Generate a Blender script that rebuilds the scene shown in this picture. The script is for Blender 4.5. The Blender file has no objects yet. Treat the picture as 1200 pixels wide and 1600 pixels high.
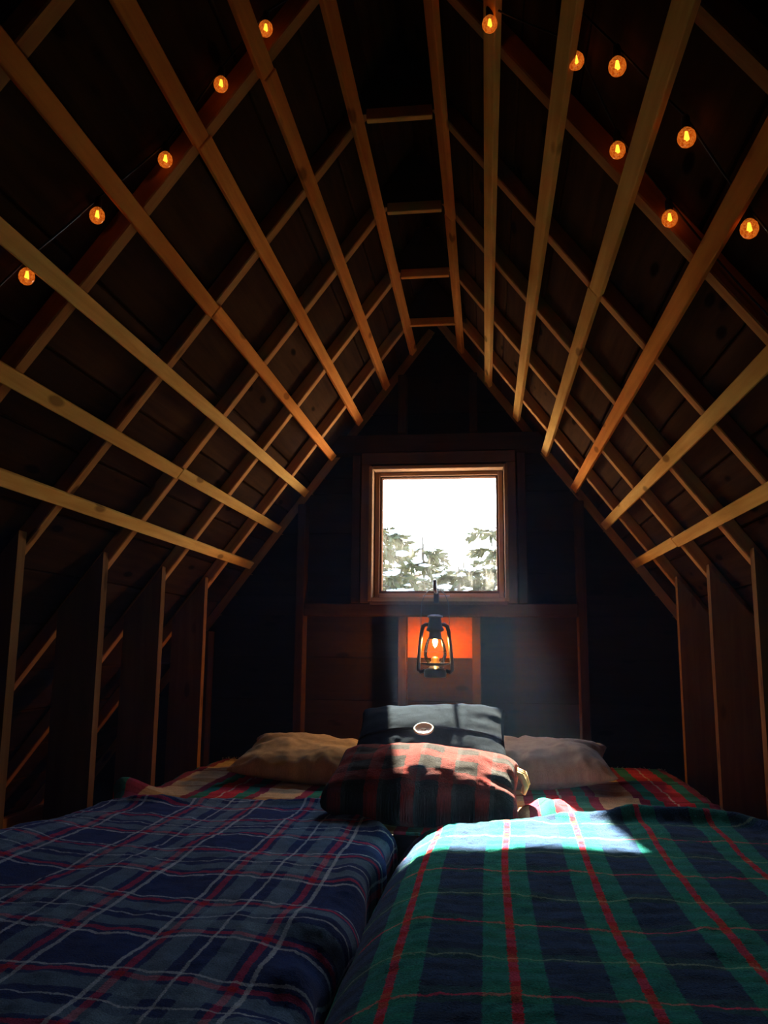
import bpy, bmesh, math, random
import numpy as np
from mathutils import Vector, Matrix, noise as mnoise

S = bpy.context.scene
COL = S.collection

# ------------------------------------------------------------------ camera
CAM = Vector((0.2161, 0.0, 1.15))
YAW, PITCH, ROLL, FPX = math.radians(7.133), math.radians(9.472), math.radians(0.501), 1261.19
fwd = Vector((-math.sin(YAW)*math.cos(PITCH), math.cos(YAW)*math.cos(PITCH), math.sin(PITCH)))
rgt = Vector((math.cos(YAW), math.sin(YAW), 0))
upv = rgt.cross(fwd)
r2 = math.cos(ROLL)*rgt + math.sin(ROLL)*upv
u2 = -math.sin(ROLL)*rgt + math.cos(ROLL)*upv
cam = bpy.data.cameras.new('camera')
cam.sensor_fit = 'VERTICAL'; cam.sensor_height = 36.0
cam.lens = FPX/1600*36.0
cam.clip_start = 0.02; cam.clip_end = 300
camo = bpy.data.objects.new('camera', cam); COL.objects.link(camo)
M = Matrix((r2, u2, -fwd)).transposed().to_4x4(); M.translation = CAM
camo.matrix_world = M
S.camera = camo

# ------------------------------------------------------------------ sky, sun, exposure
SUN_TRAVEL = Vector((0.303, -1.91, -1.265)).normalized()
world = bpy.data.worlds.new('sky'); S.world = world; world.use_nodes = True
wn = world.node_tree.nodes; wl = world.node_tree.links; wn.clear()
sky = wn.new('ShaderNodeTexSky'); sky.sky_type = 'NISHITA'; sky.sun_disc = False
sky.sun_elevation = math.asin(-SUN_TRAVEL.z)
sky.sun_rotation = math.atan2(-SUN_TRAVEL.x, -SUN_TRAVEL.y)
sky.air_density = 1.0; sky.dust_density = 0.7; sky.ozone_density = 2.0
bg = wn.new('ShaderNodeBackground'); bg.inputs['Strength'].default_value = 1.75
wo = wn.new('ShaderNodeOutputWorld')
wl.new(sky.outputs[0], bg.inputs['Color']); wl.new(bg.outputs[0], wo.inputs['Surface'])

sl = bpy.data.lights.new('sun', 'SUN'); sl.energy = 105; sl.angle = math.radians(1.1); sl.color = (1.0, 0.85, 0.64)
so = bpy.data.objects.new('sun', sl); COL.objects.link(so)
so.rotation_euler = SUN_TRAVEL.to_track_quat('-Z', 'Y').to_euler(); so.location = (-1.5, 12, 9)

pl = bpy.data.lights.new('window_portal', 'AREA'); pl.shape = 'RECTANGLE'; pl.size = 0.60; pl.size_y = 0.60
pl.cycles.is_portal = True
po = bpy.data.objects.new('window_portal', pl); COL.objects.link(po)
po.location = (0, 3.95, 1.685); po.rotation_euler = Vector((0, -1, 0)).to_track_quat('-Z', 'Y').to_euler()

S.view_settings.view_transform = 'Standard'; S.view_settings.look = 'None'
S.view_settings.gamma = 1.0; S.view_settings.use_curve_mapping = False
S.view_settings.exposure = 0.38
S.cycles.use_denoising = True
S.cycles.max_bounces = 10; S.cycles.diffuse_bounces = 6; S.cycles.transparent_max_bounces = 16
S.cycles.volume_bounces = 1
S.cycles.sample_clamp_indirect = 4.0

LANTERN_POWER = 1800.0     # emission of the lantern's small flame bulb
GLARE_HAZE_DENSITY = 0.006
BULB_POWER = 0.75          # emission of the string-light globes

# ------------------------------------------------------------------ helpers
def tag(o, label=None, cat=None, group=None, kind=None):
    if label: o['label'] = label
    if cat: o['category'] = cat
    if group: o['group'] = group
    if kind: o['kind'] = kind
    return o

def empty(name, loc=(0, 0, 0), parent=None):
    o = bpy.data.objects.new(name, None); COL.objects.link(o); o.location = loc
    o.empty_display_size = 0.05
    if parent: o.parent = parent
    return o

def link(name, me, mat=None, parent=None, matrix=None):
    o = bpy.data.objects.new(name, me); COL.objects.link(o)
    if mat is not None and len(me.materials) == 0: me.materials.append(mat)
    if matrix is not None: o.matrix_world = matrix
    if parent:
        o.parent = parent
        o.matrix_parent_inverse = Matrix.Translation(parent_loc(parent)).inverted()
    return o

def parent_loc(p):
    v = Vector(p.location)
    while p.parent:
        p = p.parent
        v = v + Vector(p.location) if False else v
    return v

def from_bm(name, bm, mat, parent=None, smooth=False, matrix=None):
    me = bpy.data.meshes.new(name); bm.normal_update(); bm.to_mesh(me); bm.free()
    if smooth:
        me.shade_smooth()
    return link(name, me, mat, parent, matrix)

_boxes = {}
def box_mesh(l, w, t, mat, bev=0.003):
    k = (round(l, 3), round(w, 3), round(t, 3), mat.name)
    if k not in _boxes:
        bm = bmesh.new(); bmesh.ops.create_cube(bm, size=1)
        bmesh.ops.scale(bm, vec=(l, w, t), verts=bm.verts)
        if bev: bmesh.ops.bevel(bm, geom=bm.edges[:], offset=min(bev, t*0.3), segments=1, affect='EDGES')
        me = bpy.data.meshes.new('lumber'); bm.to_mesh(me); bm.free(); me.materials.append(mat)
        _boxes[k] = me
    return _boxes[k]

def lumber(name, p0, p1, w, t, wdir, mat, parent=None, bev=0.003):
    """A stick from p0 to p1 (centre line); w is its size along wdir, t along the third axis."""
    p0, p1 = Vector(p0), Vector(p1)
    x = (p1-p0).normalized(); wd = Vector(wdir); y = (wd - x*wd.dot(x)).normalized(); z = x.cross(y)
    m = Matrix((x, y, z)).transposed().to_4x4(); m.translation = (p0+p1)/2
    return link(name, box_mesh((p1-p0).length, w, t, mat, bev), None, parent, m)

def boxb(bm, x0, x1, y0, y1, z0, z1):
    m = Matrix.Translation(((x0+x1)/2, (y0+y1)/2, (z0+z1)/2)) @ Matrix.Diagonal((x1-x0, y1-y0, z1-z0, 1))
    bmesh.ops.create_cube(bm, size=1, matrix=m)

def tube(bm, pts, r, seg=8, cap=True):
    pts = [Vector(p) for p in pts]
    rs = r if isinstance(r, (list, tuple)) else [r]*len(pts)
    rings = []
    prev = None
    for i, p in enumerate(pts):
        d = (pts[min(i+1, len(pts)-1)] - pts[max(i-1, 0)]).normalized()
        if prev is None:
            a = d.orthogonal().normalized()
        else:
            a = (prev - d*prev.dot(d)).normalized()
        prev = a; b = d.cross(a)
        rings.append([bm.verts.new(p + (a*math.cos(2*math.pi*k/seg) + b*math.sin(2*math.pi*k/seg))*rs[i]) for k in range(seg)])
    for A, B in zip(rings, rings[1:]):
        for k in range(seg):
            bm.faces.new((A[k], A[(k+1) % seg], B[(k+1) % seg], B[k]))
    if cap:
        bm.faces.new(rings[0][::-1]); bm.faces.new(rings[-1])

def lathe(bm, prof, seg=24, loc=(0, 0, 0)):
    """prof: (radius, z) list, bottom to top or back."""
    loc = Vector(loc); rings = []
    for r, z in prof:
        if r < 1e-5: rings.append([bm.verts.new(loc+Vector((0, 0, z)))])
        else: rings.append([bm.verts.new(loc+Vector((r*math.cos(2*math.pi*k/seg), r*math.sin(2*math.pi*k/seg), z))) for k in range(seg)])
    for A, B in zip(rings, rings[1:]):
        for k in range(seg):
            k2 = (k+1) % seg
            if len(A) == 1 and len(B) == 1: continue
            if len(A) == 1: bm.faces.new((A[0], B[k2], B[k]))
            elif len(B) == 1: bm.faces.new((A[k], A[k2], B[0]))
            else: bm.faces.new((A[k], A[k2], B[k2], B[k]))

def vnoise(x, y, seed=0):
    """vectorised value noise in [-1, 1]"""
    xi, yi = np.floor(x), np.floor(y); fx, fy = x-xi, y-yi
    fx = fx*fx*(3-2*fx); fy = fy*fy*(3-2*fy)
    def h(a, b):
        v = np.sin(a*127.1 + b*311.7 + seed*74.7)*43758.5453
        return (v-np.floor(v))*2-1
    return (h(xi, yi)*(1-fx)+h(xi+1, yi)*fx)*(1-fy) + (h(xi, yi+1)*(1-fx)+h(xi+1, yi+1)*fx)*fy

def fbm(x, y, seed=0, o=4):
    r = 0; a = 1
    for i in range(o):
        r = r + a*vnoise(x*2**i, y*2**i, seed+i*13); a *= .5
    return r

def smooth(a, b, x):
    t = np.clip((x-a)/(b-a), 0, 1); return t*t*(3-2*t)

def grid_mesh(name, X, Y, Z, U, V, mat, parent=None, thick=None, matrix=None):
    n, m = X.shape
    verts = np.stack([X, Y, Z], -1).reshape(-1, 3)
    idx = np.arange(n*m).reshape(n, m)
    f = np.stack([idx[:-1, :-1], idx[1:, :-1], idx[1:, 1:], idx[:-1, 1:]], -1).reshape(-1, 4)
    me = bpy.data.meshes.new(name); me.from_pydata(verts.tolist(), [], f.tolist())
    uv = me.uv_layers.new(name='cloth')
    ff = f.reshape(-1)
    uv.data.foreach_set('uv', np.stack([U.reshape(-1)[ff], V.reshape(-1)[ff]], -1).astype(np.float32).reshape(-1))
    me.shade_smooth()
    o = link(name, me, mat, parent, matrix)
    if thick:
        md = o.modifiers.new('thickness', 'SOLIDIFY'); md.thickness = thick; md.offset = -1
    return o

# ------------------------------------------------------------------ materials
def newmat(name):
    m = bpy.data.materials.new(name); m.use_nodes = True
    nt = m.node_tree; nt.nodes.clear()
    out = nt.nodes.new('ShaderNodeOutputMaterial')
    return m, nt, out

def N(nt, t, **kw):
    n = nt.nodes.new(t)
    for k, v in kw.items():
        if k in n.inputs: n.inputs[k].default_value = v
        else: setattr(n, k, v)
    return n

def mathn(nt, op, a, b=None):
    n = nt.nodes.new('ShaderNodeMath'); n.operation = op
    for i, v in enumerate((a, b)):
        if v is None: continue
        if isinstance(v, (int, float)): n.inputs[i].default_value = v
        else: nt.links.new(v, n.inputs[i])
    return n.outputs[0]

def ramp(nt, fac, stops, interp='LINEAR'):
    n = nt.nodes.new('ShaderNodeValToRGB'); cr = n.color_ramp; cr.interpolation = interp
    while len(cr.elements) < len(stops): cr.elements.new(0.5)
    for e, (p, c) in zip(cr.elements, stops):
        e.position = p; e.color = (*c, 1)
    nt.links.new(fac, n.inputs[0]); return n.outputs[0]

def mix(nt, fac, a, b, blend='MIX'):
    n = nt.nodes.new('ShaderNodeMix'); n.data_type = 'RGBA'; n.blend_type = blend
    for i, v in ((0, fac), (6, a), (7, b)):
        if isinstance(v, (int, float)): n.inputs[i].default_value = v
        elif isinstance(v, tuple): n.inputs[i].default_value = (*v, 1)
        else: nt.links.new(v, n.inputs[i])
    return n.outputs[2]

def wood(name, light, dark, knots=0.5, rough=0.7, var=0.35, bump=0.25):
    m, nt, out = newmat(name); L = nt.links.new
    tc = N(nt, 'ShaderNodeTexCoord'); oi = N(nt, 'ShaderNodeObjectInfo')
    off = mathn(nt, 'MULTIPLY', oi.outputs['Random'], 37.0)
    cmb = N(nt, 'ShaderNodeCombineXYZ')
    for i in range(3): L(off, cmb.inputs[i])
    add = N(nt, 'ShaderNodeVectorMath', operation='ADD'); L(tc.outputs['Object'], add.inputs[0]); L(cmb.outputs[0], add.inputs[1])
    mp = N(nt, 'ShaderNodeMapping'); mp.inputs['Scale'].default_value = (2.2, 34, 34); L(add.outputs[0], mp.inputs[0])
    n1 = N(nt, 'ShaderNodeTexNoise', Scale=1.0, Detail=6.0, Roughness=0.6, Distortion=0.4); L(mp.outputs[0], n1.inputs['Vector'])
    c = ramp(nt, n1.outputs[0], [(0.3, dark), (0.68, light)])
    # knots
    mk = N(nt, 'ShaderNodeMapping'); mk.inputs['Scale'].default_value = (4.0, 11, 11); L(add.outputs[0], mk.inputs[0])
    vo = N(nt, 'ShaderNodeTexVoronoi', Scale=1.0, Randomness=1.0); L(mk.outputs[0], vo.inputs['Vector'])
    kf = ramp(nt, vo.outputs['Distance'], [(0.0, (1, 1, 1)), (0.10, (1, 1, 1)), (0.16, (0, 0, 0))])
    c = mix(nt, mathn(nt, 'MULTIPLY', kf, knots), c, tuple(v*0.25 for v in dark))
    # broad blotches and piece-to-piece variation
    n2 = N(nt, 'ShaderNodeTexNoise', Scale=2.6, Detail=3.0); L(add.outputs[0], n2.inputs['Vector'])
    blot = ramp(nt, n2.outputs[0], [(0.3, (0.72, 0.68, 0.62)), (0.7, (1.08, 1.06, 1.04))])
    c = mix(nt, 1.0, c, blot, 'MULTIPLY')
    vv = mathn(nt, 'ADD', mathn(nt, 'MULTIPLY', oi.outputs['Random'], var), 1.0-var*0.55)
    cv = N(nt, 'ShaderNodeCombineXYZ')
    for i in range(3): L(vv, cv.inputs[i])
    c = mix(nt, 1.0, c, cv.outputs[0], 'MULTIPLY')
    b = N(nt, 'ShaderNodeBsdfPrincipled', Roughness=rough); L(c, b.inputs['Base Color'])
    b.inputs['Specular IOR Level'].default_value = 0.0
    bp = N(nt, 'ShaderNodeBump', Strength=bump, Distance=0.004); L(n1.outputs[0], bp.inputs['Height']); L(bp.outputs[0], b.inputs['Normal'])
    L(b.outputs[0], out.inputs[0]); return m

def plain(name, col, rough=0.6, metal=0.0, spec=0.5, bump=None, var=0.0, scale=60):
    m, nt, out = newmat(name); L = nt.links.new
    b = N(nt, 'ShaderNodeBsdfPrincipled', Roughness=rough, Metallic=metal)
    b.inputs['Specular IOR Level'].default_value = spec
    tc = N(nt, 'ShaderNodeTexCoord')
    n1 = N(nt, 'ShaderNodeTexNoise', Scale=scale, Detail=4.0); L(tc.outputs['Object'], n1.inputs['Vector'])
    c = ramp(nt, n1.outputs[0], [(0.25, tuple(v*(1-var) for v in col)), (0.75, tuple(min(1, v*(1+var)) for v in col))])
    L(c, b.inputs['Base Color'])
    if bump:
        bp = N(nt, 'ShaderNodeBump', Strength=bump, Distance=0.003); L(n1.outputs[0], bp.inputs['Height']); L(bp.outputs[0], b.inputs['Normal'])
    L(b.outputs[0], out.inputs[0]); return m

def emit(name, col, strength):
    m, nt, out = newmat(name)
    e = N(nt, 'ShaderNodeEmission', Strength=strength); e.inputs[0].default_value = (*col, 1)
    nt.links.new(e.outputs[0], out.inputs[0]); return m

def cloth_base(name, sheen=0.3, rough=0.95):
    m, nt, out = newmat(name)
    uv = N(nt, 'ShaderNodeUVMap'); uv.uv_map = 'cloth'
    b = N(nt, 'ShaderNodeBsdfPrincipled', Roughness=rough)
    b.inputs['Specular IOR Level'].default_value = 0.0
    b.inputs['Sheen Weight'].default_value = sheen*0.4; b.inputs['Sheen Roughness'].default_value = 0.5
    nt.links.new(b.outputs[0], out.inputs[0])
    return m, nt, uv, b

def fuzz(nt, uv, b, col, amount=0.35, scale=420, bump=0.6, dist=0.004):
    """woolly pile: speckle in the colour and a fine bump"""
    L = nt.links.new
    n = N(nt, 'ShaderNodeTexNoise', Scale=scale, Detail=3.0, Roughness=0.7); L(uv, n.inputs['Vector'])
    n2 = N(nt, 'ShaderNodeTexNoise', Scale=28.0, Detail=4.0, Roughness=0.6); L(uv, n2.inputs['Vector'])
    g = ramp(nt, n.outputs[0], [(0.3, (1-amount,)*3), (0.7, (1+amount,)*3)])
    g2 = ramp(nt, n2.outputs[0], [(0.3, (0.75,)*3), (0.7, (1.15,)*3)])
    c = mix(nt, 1.0, mix(nt, 1.0, col, g, 'MULTIPLY'), g2, 'MULTIPLY')
    L(c, b.inputs['Base Color'])
    h = mathn(nt, 'ADD', n.outputs[0], mathn(nt, 'MULTIPLY', n2.outputs[0], 1.5))
    bp = N(nt, 'ShaderNodeBump', Strength=bump, Distance=dist); L(h, bp.inputs['Height']); L(bp.outputs[0], b.inputs['Normal'])

def wobble(nt, uv, amp, scale):
    """cloth coordinates with woolly irregularity -> (u, v) sockets"""
    L = nt.links.new
    n = N(nt, 'ShaderNodeTexNoise', Scale=scale, Detail=3.0, Roughness=0.7); L(uv, n.inputs['Vector'])
    s = N(nt, 'ShaderNodeVectorMath', operation='SUBTRACT'); L(n.outputs['Color'], s.inputs[0]); s.inputs[1].default_value = (0.5, 0.5, 0.5)
    k = N(nt, 'ShaderNodeVectorMath', operation='SCALE'); L(s.outputs[0], k.inputs[0]); k.inputs['Scale'].default_value = amp
    a = N(nt, 'ShaderNodeVectorMath', operation='ADD'); L(uv, a.inputs[0]); L(k.outputs[0], a.inputs[1])
    sp = N(nt, 'ShaderNodeSeparateXYZ'); L(a.outputs[0], sp.inputs[0])
    return sp.outputs[0], sp.outputs[1]

def sett(nt, coord, origin, period, bands, interp='CONSTANT'):
    """bands: (start in metres from origin, colour)"""
    f = mathn(nt, 'DIVIDE', mathn(nt, 'SUBTRACT', coord, origin), period)
    f = mathn(nt, 'SUBTRACT', f, mathn(nt, 'FLOOR', f))
    return ramp(nt, f, [(p/period, c) for p, c in bands], interp)

M_batten = wood('pine_batten', (0.84, 0.45, 0.12), (0.62, 0.28, 0.06), knots=0.7)
M_batten_l = wood('red_pine_batten', (0.84, 0.30, 0.060), (0.60, 0.17, 0.03), knots=0.7)
M_rafter = wood('rafter_pine', (0.48, 0.21, 0.065), (0.30, 0.115, 0.035), knots=0.9)
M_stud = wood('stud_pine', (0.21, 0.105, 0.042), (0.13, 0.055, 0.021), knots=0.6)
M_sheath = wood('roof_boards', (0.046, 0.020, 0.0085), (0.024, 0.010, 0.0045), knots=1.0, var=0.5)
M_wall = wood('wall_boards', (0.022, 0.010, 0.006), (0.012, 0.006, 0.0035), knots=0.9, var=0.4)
M_frame = wood('framing_boards', (0.050, 0.021, 0.010), (0.030, 0.012, 0.006), knots=0.4)
M_casing = wood('window_casing_wood', (0.11, 0.055, 0.032), (0.07, 0.035, 0.020), knots=0.2)
M_glow = wood('glow_board', (0.22, 0.046, 0.006), (0.19, 0.038, 0.005), knots=0.0, var=0.0)
M_floor = wood('floor_boards', (0.16, 0.08, 0.035), (0.09, 0.04, 0.018), knots=0.5)

# ------------------------------------------------------------------ structure
Y_WALL = 3.79; Y_BACK = -1.3; FLOOR = 0.30
TAN = math.tan(math.radians(53.184)); TH = math.radians(53.184)
APEX_B = 2.708                       # apex of the plane of the battens' faces
def roofz(x, off=0.0):               # off = distance along the roof normal above the batten faces
    return APEX_B + off/math.cos(TH) - TAN*abs(x)
def roof_x(z): return (APEX_B + 0.055/math.cos(TH) - z)/TAN
def rp(side, s, y, off=0.0):
    """point on the slope: s = distance down the slope from the apex of the batten plane"""
    return Vector((side*(s*math.cos(TH)+off*math.sin(TH)), y, APEX_B - s*math.sin(TH) + off*math.cos(TH)))

bm = bmesh.new(); boxb(bm, -2.25, 2.25, Y_BACK-0.05, Y_WALL+0.16, FLOOR-0.05, FLOOR)
tag(from_bm('floor', bm, M_floor), 'dark board floor of the loft beneath the two beds', 'floor', kind='structure')

def slope_panel(bm, side, o0, o1, s0, s1, y0, y1):
    vs = [bm.verts.new(rp(side, s, y, o)) for o in (o0, o1) for (s, y) in ((s0, y0), (s1, y0), (s1, y1), (s0, y1))]
    for f in ((0, 1, 2, 3), (7, 6, 5, 4), (0, 4, 5, 1), (1, 5, 6, 2), (2, 6, 7, 3), (3, 7, 4, 0)):
        bm.faces.new([vs[i] for i in f])

O_RAF = 0.019; O_SH = 0.061; O_DECK = 0.083
S_END = (APEX_B - FLOOR)/math.sin(TH) + 0.25
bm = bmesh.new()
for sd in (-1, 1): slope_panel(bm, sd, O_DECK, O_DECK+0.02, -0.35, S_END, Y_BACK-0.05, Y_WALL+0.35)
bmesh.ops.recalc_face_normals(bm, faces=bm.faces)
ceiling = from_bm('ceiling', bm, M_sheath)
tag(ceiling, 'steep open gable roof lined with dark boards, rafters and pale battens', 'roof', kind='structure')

rnd = random.Random(4)
# sheathing boards, running along the roof
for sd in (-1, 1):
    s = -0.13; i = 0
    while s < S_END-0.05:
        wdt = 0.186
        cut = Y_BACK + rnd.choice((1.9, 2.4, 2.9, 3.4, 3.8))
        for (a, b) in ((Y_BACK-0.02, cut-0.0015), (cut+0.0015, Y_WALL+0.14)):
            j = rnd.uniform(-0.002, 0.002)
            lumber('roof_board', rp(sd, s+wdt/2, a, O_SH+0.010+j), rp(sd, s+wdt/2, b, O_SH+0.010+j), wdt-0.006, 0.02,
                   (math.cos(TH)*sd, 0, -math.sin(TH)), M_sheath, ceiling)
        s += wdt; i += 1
# rafters
RAFT_Y = [3.42 - 0.48*j for j in range(10)]
for sd in (-1, 1):
    for y in RAFT_Y + [3.86]:
        lumber('rafter', rp(sd, -0.06 if sd > 0 else -0.0, y+0.038, O_RAF+0.021), rp(sd, S_END-0.12, y+0.038, O_RAF+0.021), 0.038, 0.042,
               (0, 1, 0), M_rafter, ceiling)
# battens
A0, SB = 0.1081/math.cos(TH), 0.2164
split = {(-1, 1): 1.55, (-1, 2): 1.52, (-1, 3): 2.0, (1, 0): 2.5, (1, 3): 1.98, (1, 6): 2.95, (-1, 5): 2.46}
bow = {(1, 0): 0.012}
for sd in (-1, 1):
    for kk in range(7):
        s = A0 + kk*SB
        mat = (M_batten_l if kk in (0, 4) else M_batten) if sd > 0 else (M_batten_l if kk < 4 else M_batten)
        c = split.get((sd, kk))
        segs = [(-1.15, 3.745)] if c is None else [(-1.15, c-0.002), (c+0.002, 3.745)]
        for n, (a, b) in enumerate(segs):
            ds = bow.get((sd, kk), 0)
            d0 = ds if n == 0 else 0
            lumber('batten', rp(sd, s-2.5*d0, a, 0.0095), rp(sd, s+(0.004 if n == 0 and c else 0), b, 0.0095), 0.038, 0.019,
                   (math.cos(TH)*sd, 0, -math.sin(TH)), mat, ceiling, bev=0.002)
# little collar ties between the two top battens
for j, y in enumerate(RAFT_Y[:7]):
    hw = (0.122, 0.094, 0.09, 0.09, 0.09, 0.09, 0.09)[j]
    lumber('collar', (-hw+(0.01 if j == 0 else 0), y+0.008, 2.588), (hw, y+0.008, 2.588), 0.020, 0.034, (0, 1, 0), M_batten_l if j < 2 else M_batten, ceiling, bev=0.002)

# dark plates added to hide the rafter tops, standing for shade in the peak
for j, y in enumerate(RAFT_Y):
    z0, z1 = 2.600, 2.775
    bm = bmesh.new(); pts = [(-roof_x(z0), z0), (roof_x(z0), z0), (roof_x(z1), z1), (-roof_x(z1), z1)]
    vs = [[bm.verts.new((x, yy, z)) for x, z in pts] for yy in (y+0.002, y+0.016)]
    bm.faces.new(vs[0]); bm.faces.new(vs[1][::-1])
    for i in range(4): bm.faces.new((vs[0][i], vs[1][i], vs[1][(i+1) % 4], vs[0][(i+1) % 4]))
    bmesh.ops.recalc_face_normals(bm, faces=bm.faces)
    from_bm('shade_gusset', bm, M_sheath, ceiling)

# knee walls: studs standing between the floor and the rafters
for sd, nm in ((-1, 'left'), (1, 'right')):
    bm = bmesh.new(); boxb(bm, *sorted((sd*0.995, sd*1.13)), Y_BACK, 3.75, FLOOR, FLOOR+0.04)
    wall = from_bm('wall_'+nm, bm, M_stud)
    tag(wall, 'open knee wall of bare timber studs along the %s side of the beds' % nm, 'wall', kind='structure')
    for y in RAFT_Y:
        bm = bmesh.new()
        xi, xo = 0.993, 1.133
        z0 = FLOOR+0.04; zi, zo = roofz(xi, O_RAF)+0.03, roofz(xo, O_RAF)+0.03
        vs = [bm.verts.new((sd*x, yy, z)) for yy in (y-0.019, y+0.0185) for (x, z) in ((xi, z0), (xo, z0), (xo, zo), (xi, zi))]
        for f in ((0, 1, 2, 3), (7, 6, 5, 4), (0, 4, 5, 1), (1, 5, 6, 2), (2, 6, 7, 3), (3, 7, 4, 0)): bm.faces.new([vs[i] for i in f])
        bmesh.ops.recalc_face_normals(bm, faces=bm.faces)
        bmesh.ops.rotate(bm, verts=bm.verts, cent=(0, 0, 0), matrix=Matrix.Rotation(-math.pi/2, 3, 'Y').transposed())
        o = from_bm('stud', bm, M_stud, None, matrix=Matrix.Rotation(-math.pi/2, 4, 'Y'))
        o.parent = wall
    lumber('rail_board', (sd*1.15, 0.2, 0.60), (sd*1.15, 2.62 if sd < 0 else 3.2, 0.60), 0.12, 0.022, (0, 0, 1), M_rafter, wall)

# gable wall with the window
WZ0, WZ1, WX = 1.395, 1.975, 0.295            # rough opening at the boards
bm = bmesh.new()
yb = Y_WALL+0.118
def gable_poly(bm, pts, y0, y1):
    a = [bm.verts.new((x, y0, z)) for x, z in pts]; b = [bm.verts.new((x, y1, z)) for x, z in pts]
    bm.faces.new(a); bm.faces.new(b[::-1]); n = len(pts)
    for i in range(n): bm.faces.new((a[i], b[i], b[(i+1) % n], a[(i+1) % n]))
top = roofz(0, O_DECK); xe = (top-FLOOR)/TAN
xw0 = (top-WZ0)/TAN; xw1 = (top-WZ1)/TAN
gable_poly(bm, [(-xe, FLOOR), (xe, FLOOR), (xw0, WZ0), (-xw0, WZ0)], yb, yb+0.03)
gable_poly(bm, [(-xw1, WZ1), (xw1, WZ1), (0, top)], yb, yb+0.03)
gable_poly(bm, [(-xw0, WZ0), (-WX, WZ0), (-WX, WZ1), (-xw1, WZ1)], yb, yb+0.03)
gable_poly(bm, [(WX, WZ0), (xw0, WZ0), (xw1, WZ1), (WX, WZ1)], yb, yb+0.03)
bmesh.ops.recalc_face_normals(bm, faces=bm.faces)
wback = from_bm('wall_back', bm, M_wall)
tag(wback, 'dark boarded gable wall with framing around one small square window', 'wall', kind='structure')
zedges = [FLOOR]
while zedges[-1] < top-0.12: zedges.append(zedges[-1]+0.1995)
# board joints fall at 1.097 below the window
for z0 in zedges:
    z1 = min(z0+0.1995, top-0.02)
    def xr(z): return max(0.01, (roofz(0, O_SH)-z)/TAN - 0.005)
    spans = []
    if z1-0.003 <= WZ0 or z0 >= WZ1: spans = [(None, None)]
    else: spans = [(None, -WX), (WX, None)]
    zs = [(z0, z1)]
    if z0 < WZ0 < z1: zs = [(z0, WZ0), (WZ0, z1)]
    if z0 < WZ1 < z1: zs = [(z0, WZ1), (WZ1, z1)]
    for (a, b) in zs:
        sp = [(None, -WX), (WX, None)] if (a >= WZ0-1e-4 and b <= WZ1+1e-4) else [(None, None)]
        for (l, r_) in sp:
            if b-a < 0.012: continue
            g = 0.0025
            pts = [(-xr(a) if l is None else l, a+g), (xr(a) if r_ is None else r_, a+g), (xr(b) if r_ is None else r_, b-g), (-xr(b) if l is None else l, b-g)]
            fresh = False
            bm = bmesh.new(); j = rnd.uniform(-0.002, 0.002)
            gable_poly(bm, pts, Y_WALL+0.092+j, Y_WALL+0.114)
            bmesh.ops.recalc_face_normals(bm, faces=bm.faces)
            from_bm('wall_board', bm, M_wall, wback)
# board in the bay under the window, lantern glow put into its colour
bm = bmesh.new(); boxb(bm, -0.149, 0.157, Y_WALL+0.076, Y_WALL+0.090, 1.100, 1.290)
tag(from_bm('panel', bm, M_glow, wback), 'board behind the lantern with its glow put into the orange colour')
def vstud(x, z0, z1, w=0.040, d=0.088, mat=M_frame):
    lumber('wall_stud', (x, Y_WALL+d/2, z0), (x, Y_WALL+d/2, z1), w, d, (1, 0, 0), mat, wback)
for x in (-0.1685, 0.1765): vstud(x, FLOOR, 1.290)
for x in (-0.66, 0.66): vstud(x, FLOOR, roofz(0.68, O_RAF))
for x in (-0.395, 0.395): vstud(x, 1.352, 2.07)
for x in (-0.175, 0.172): vstud(x, 2.175, roofz(0.2, O_RAF))
for x in (-1.12, 1.12): vstud(x, FLOOR, roofz(1.14, O_RAF))
lumber('sill_beam', (-0.638, Y_WALL+0.044, 1.321), (0.638, Y_WALL+0.044, 1.321), 0.058, 0.088, (0, 0, 1), M_frame, wback)
lumber('header_beam', (-0.638, Y_WALL+0.044, 2.125), (0.638, Y_WALL+0.044, 2.125), 0.088, 0.088, (0, 0, 1), M_frame, wback)
# wall behind the camera
bm = bmesh.new()
gable_poly(bm, [(-xe, FLOOR), (xe, FLOOR), (0, top)], Y_BACK-0.04, Y_BACK)
bmesh.ops.recalc_face_normals(bm, faces=bm.faces)
wfront = from_bm('wall_front', bm, M_wall)
tag(wfront, 'dark boarded gable wall closing the loft behind the bed foot', 'wall', kind='structure')

# window: sash, jamb, casing and a weathered pane
GX, GZ0, GZ1, GY = 0.276, 1.414, 1.966, 3.872
bm = bmesh.new()
for (x0, x1, z0, z1) in ((-WX-0.01, -GX, WZ0-0.01, WZ1+0.01), (GX, WX+0.01, WZ0-0.01, WZ1+0.01), (-GX, GX, WZ0-0.01, GZ0), (-GX, GX, GZ1, WZ1+0.01)):
    boxb(bm, x0, x1, GY-0.020, GY+0.03, z0, z1)
win = from_bm('window_1', bm, M_casing)
tag(win, 'small square window with weathered pane in the dark gable wall', 'window', kind='structure')
M_jamb = wood('jamb_wood', (0.34, 0.19, 0.10), (0.24, 0.12, 0.06), knots=0.1)
JX, JZ0, JZ1 = 0.312, 1.378, 1.992
lumber('jamb', (-JX-0.009, Y_WALL+0.03, JZ0-0.018), (-JX-0.009, Y_WALL+0.03, JZ1+0.018), 0.104, 0.018, (0, 1, 0), M_jamb, win)
lumber('jamb', (JX+0.009, Y_WALL+0.03, JZ0-0.018), (JX+0.009, Y_WALL+0.03, JZ1+0.018), 0.104, 0.018, (0, 1, 0), M_jamb, win)
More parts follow.
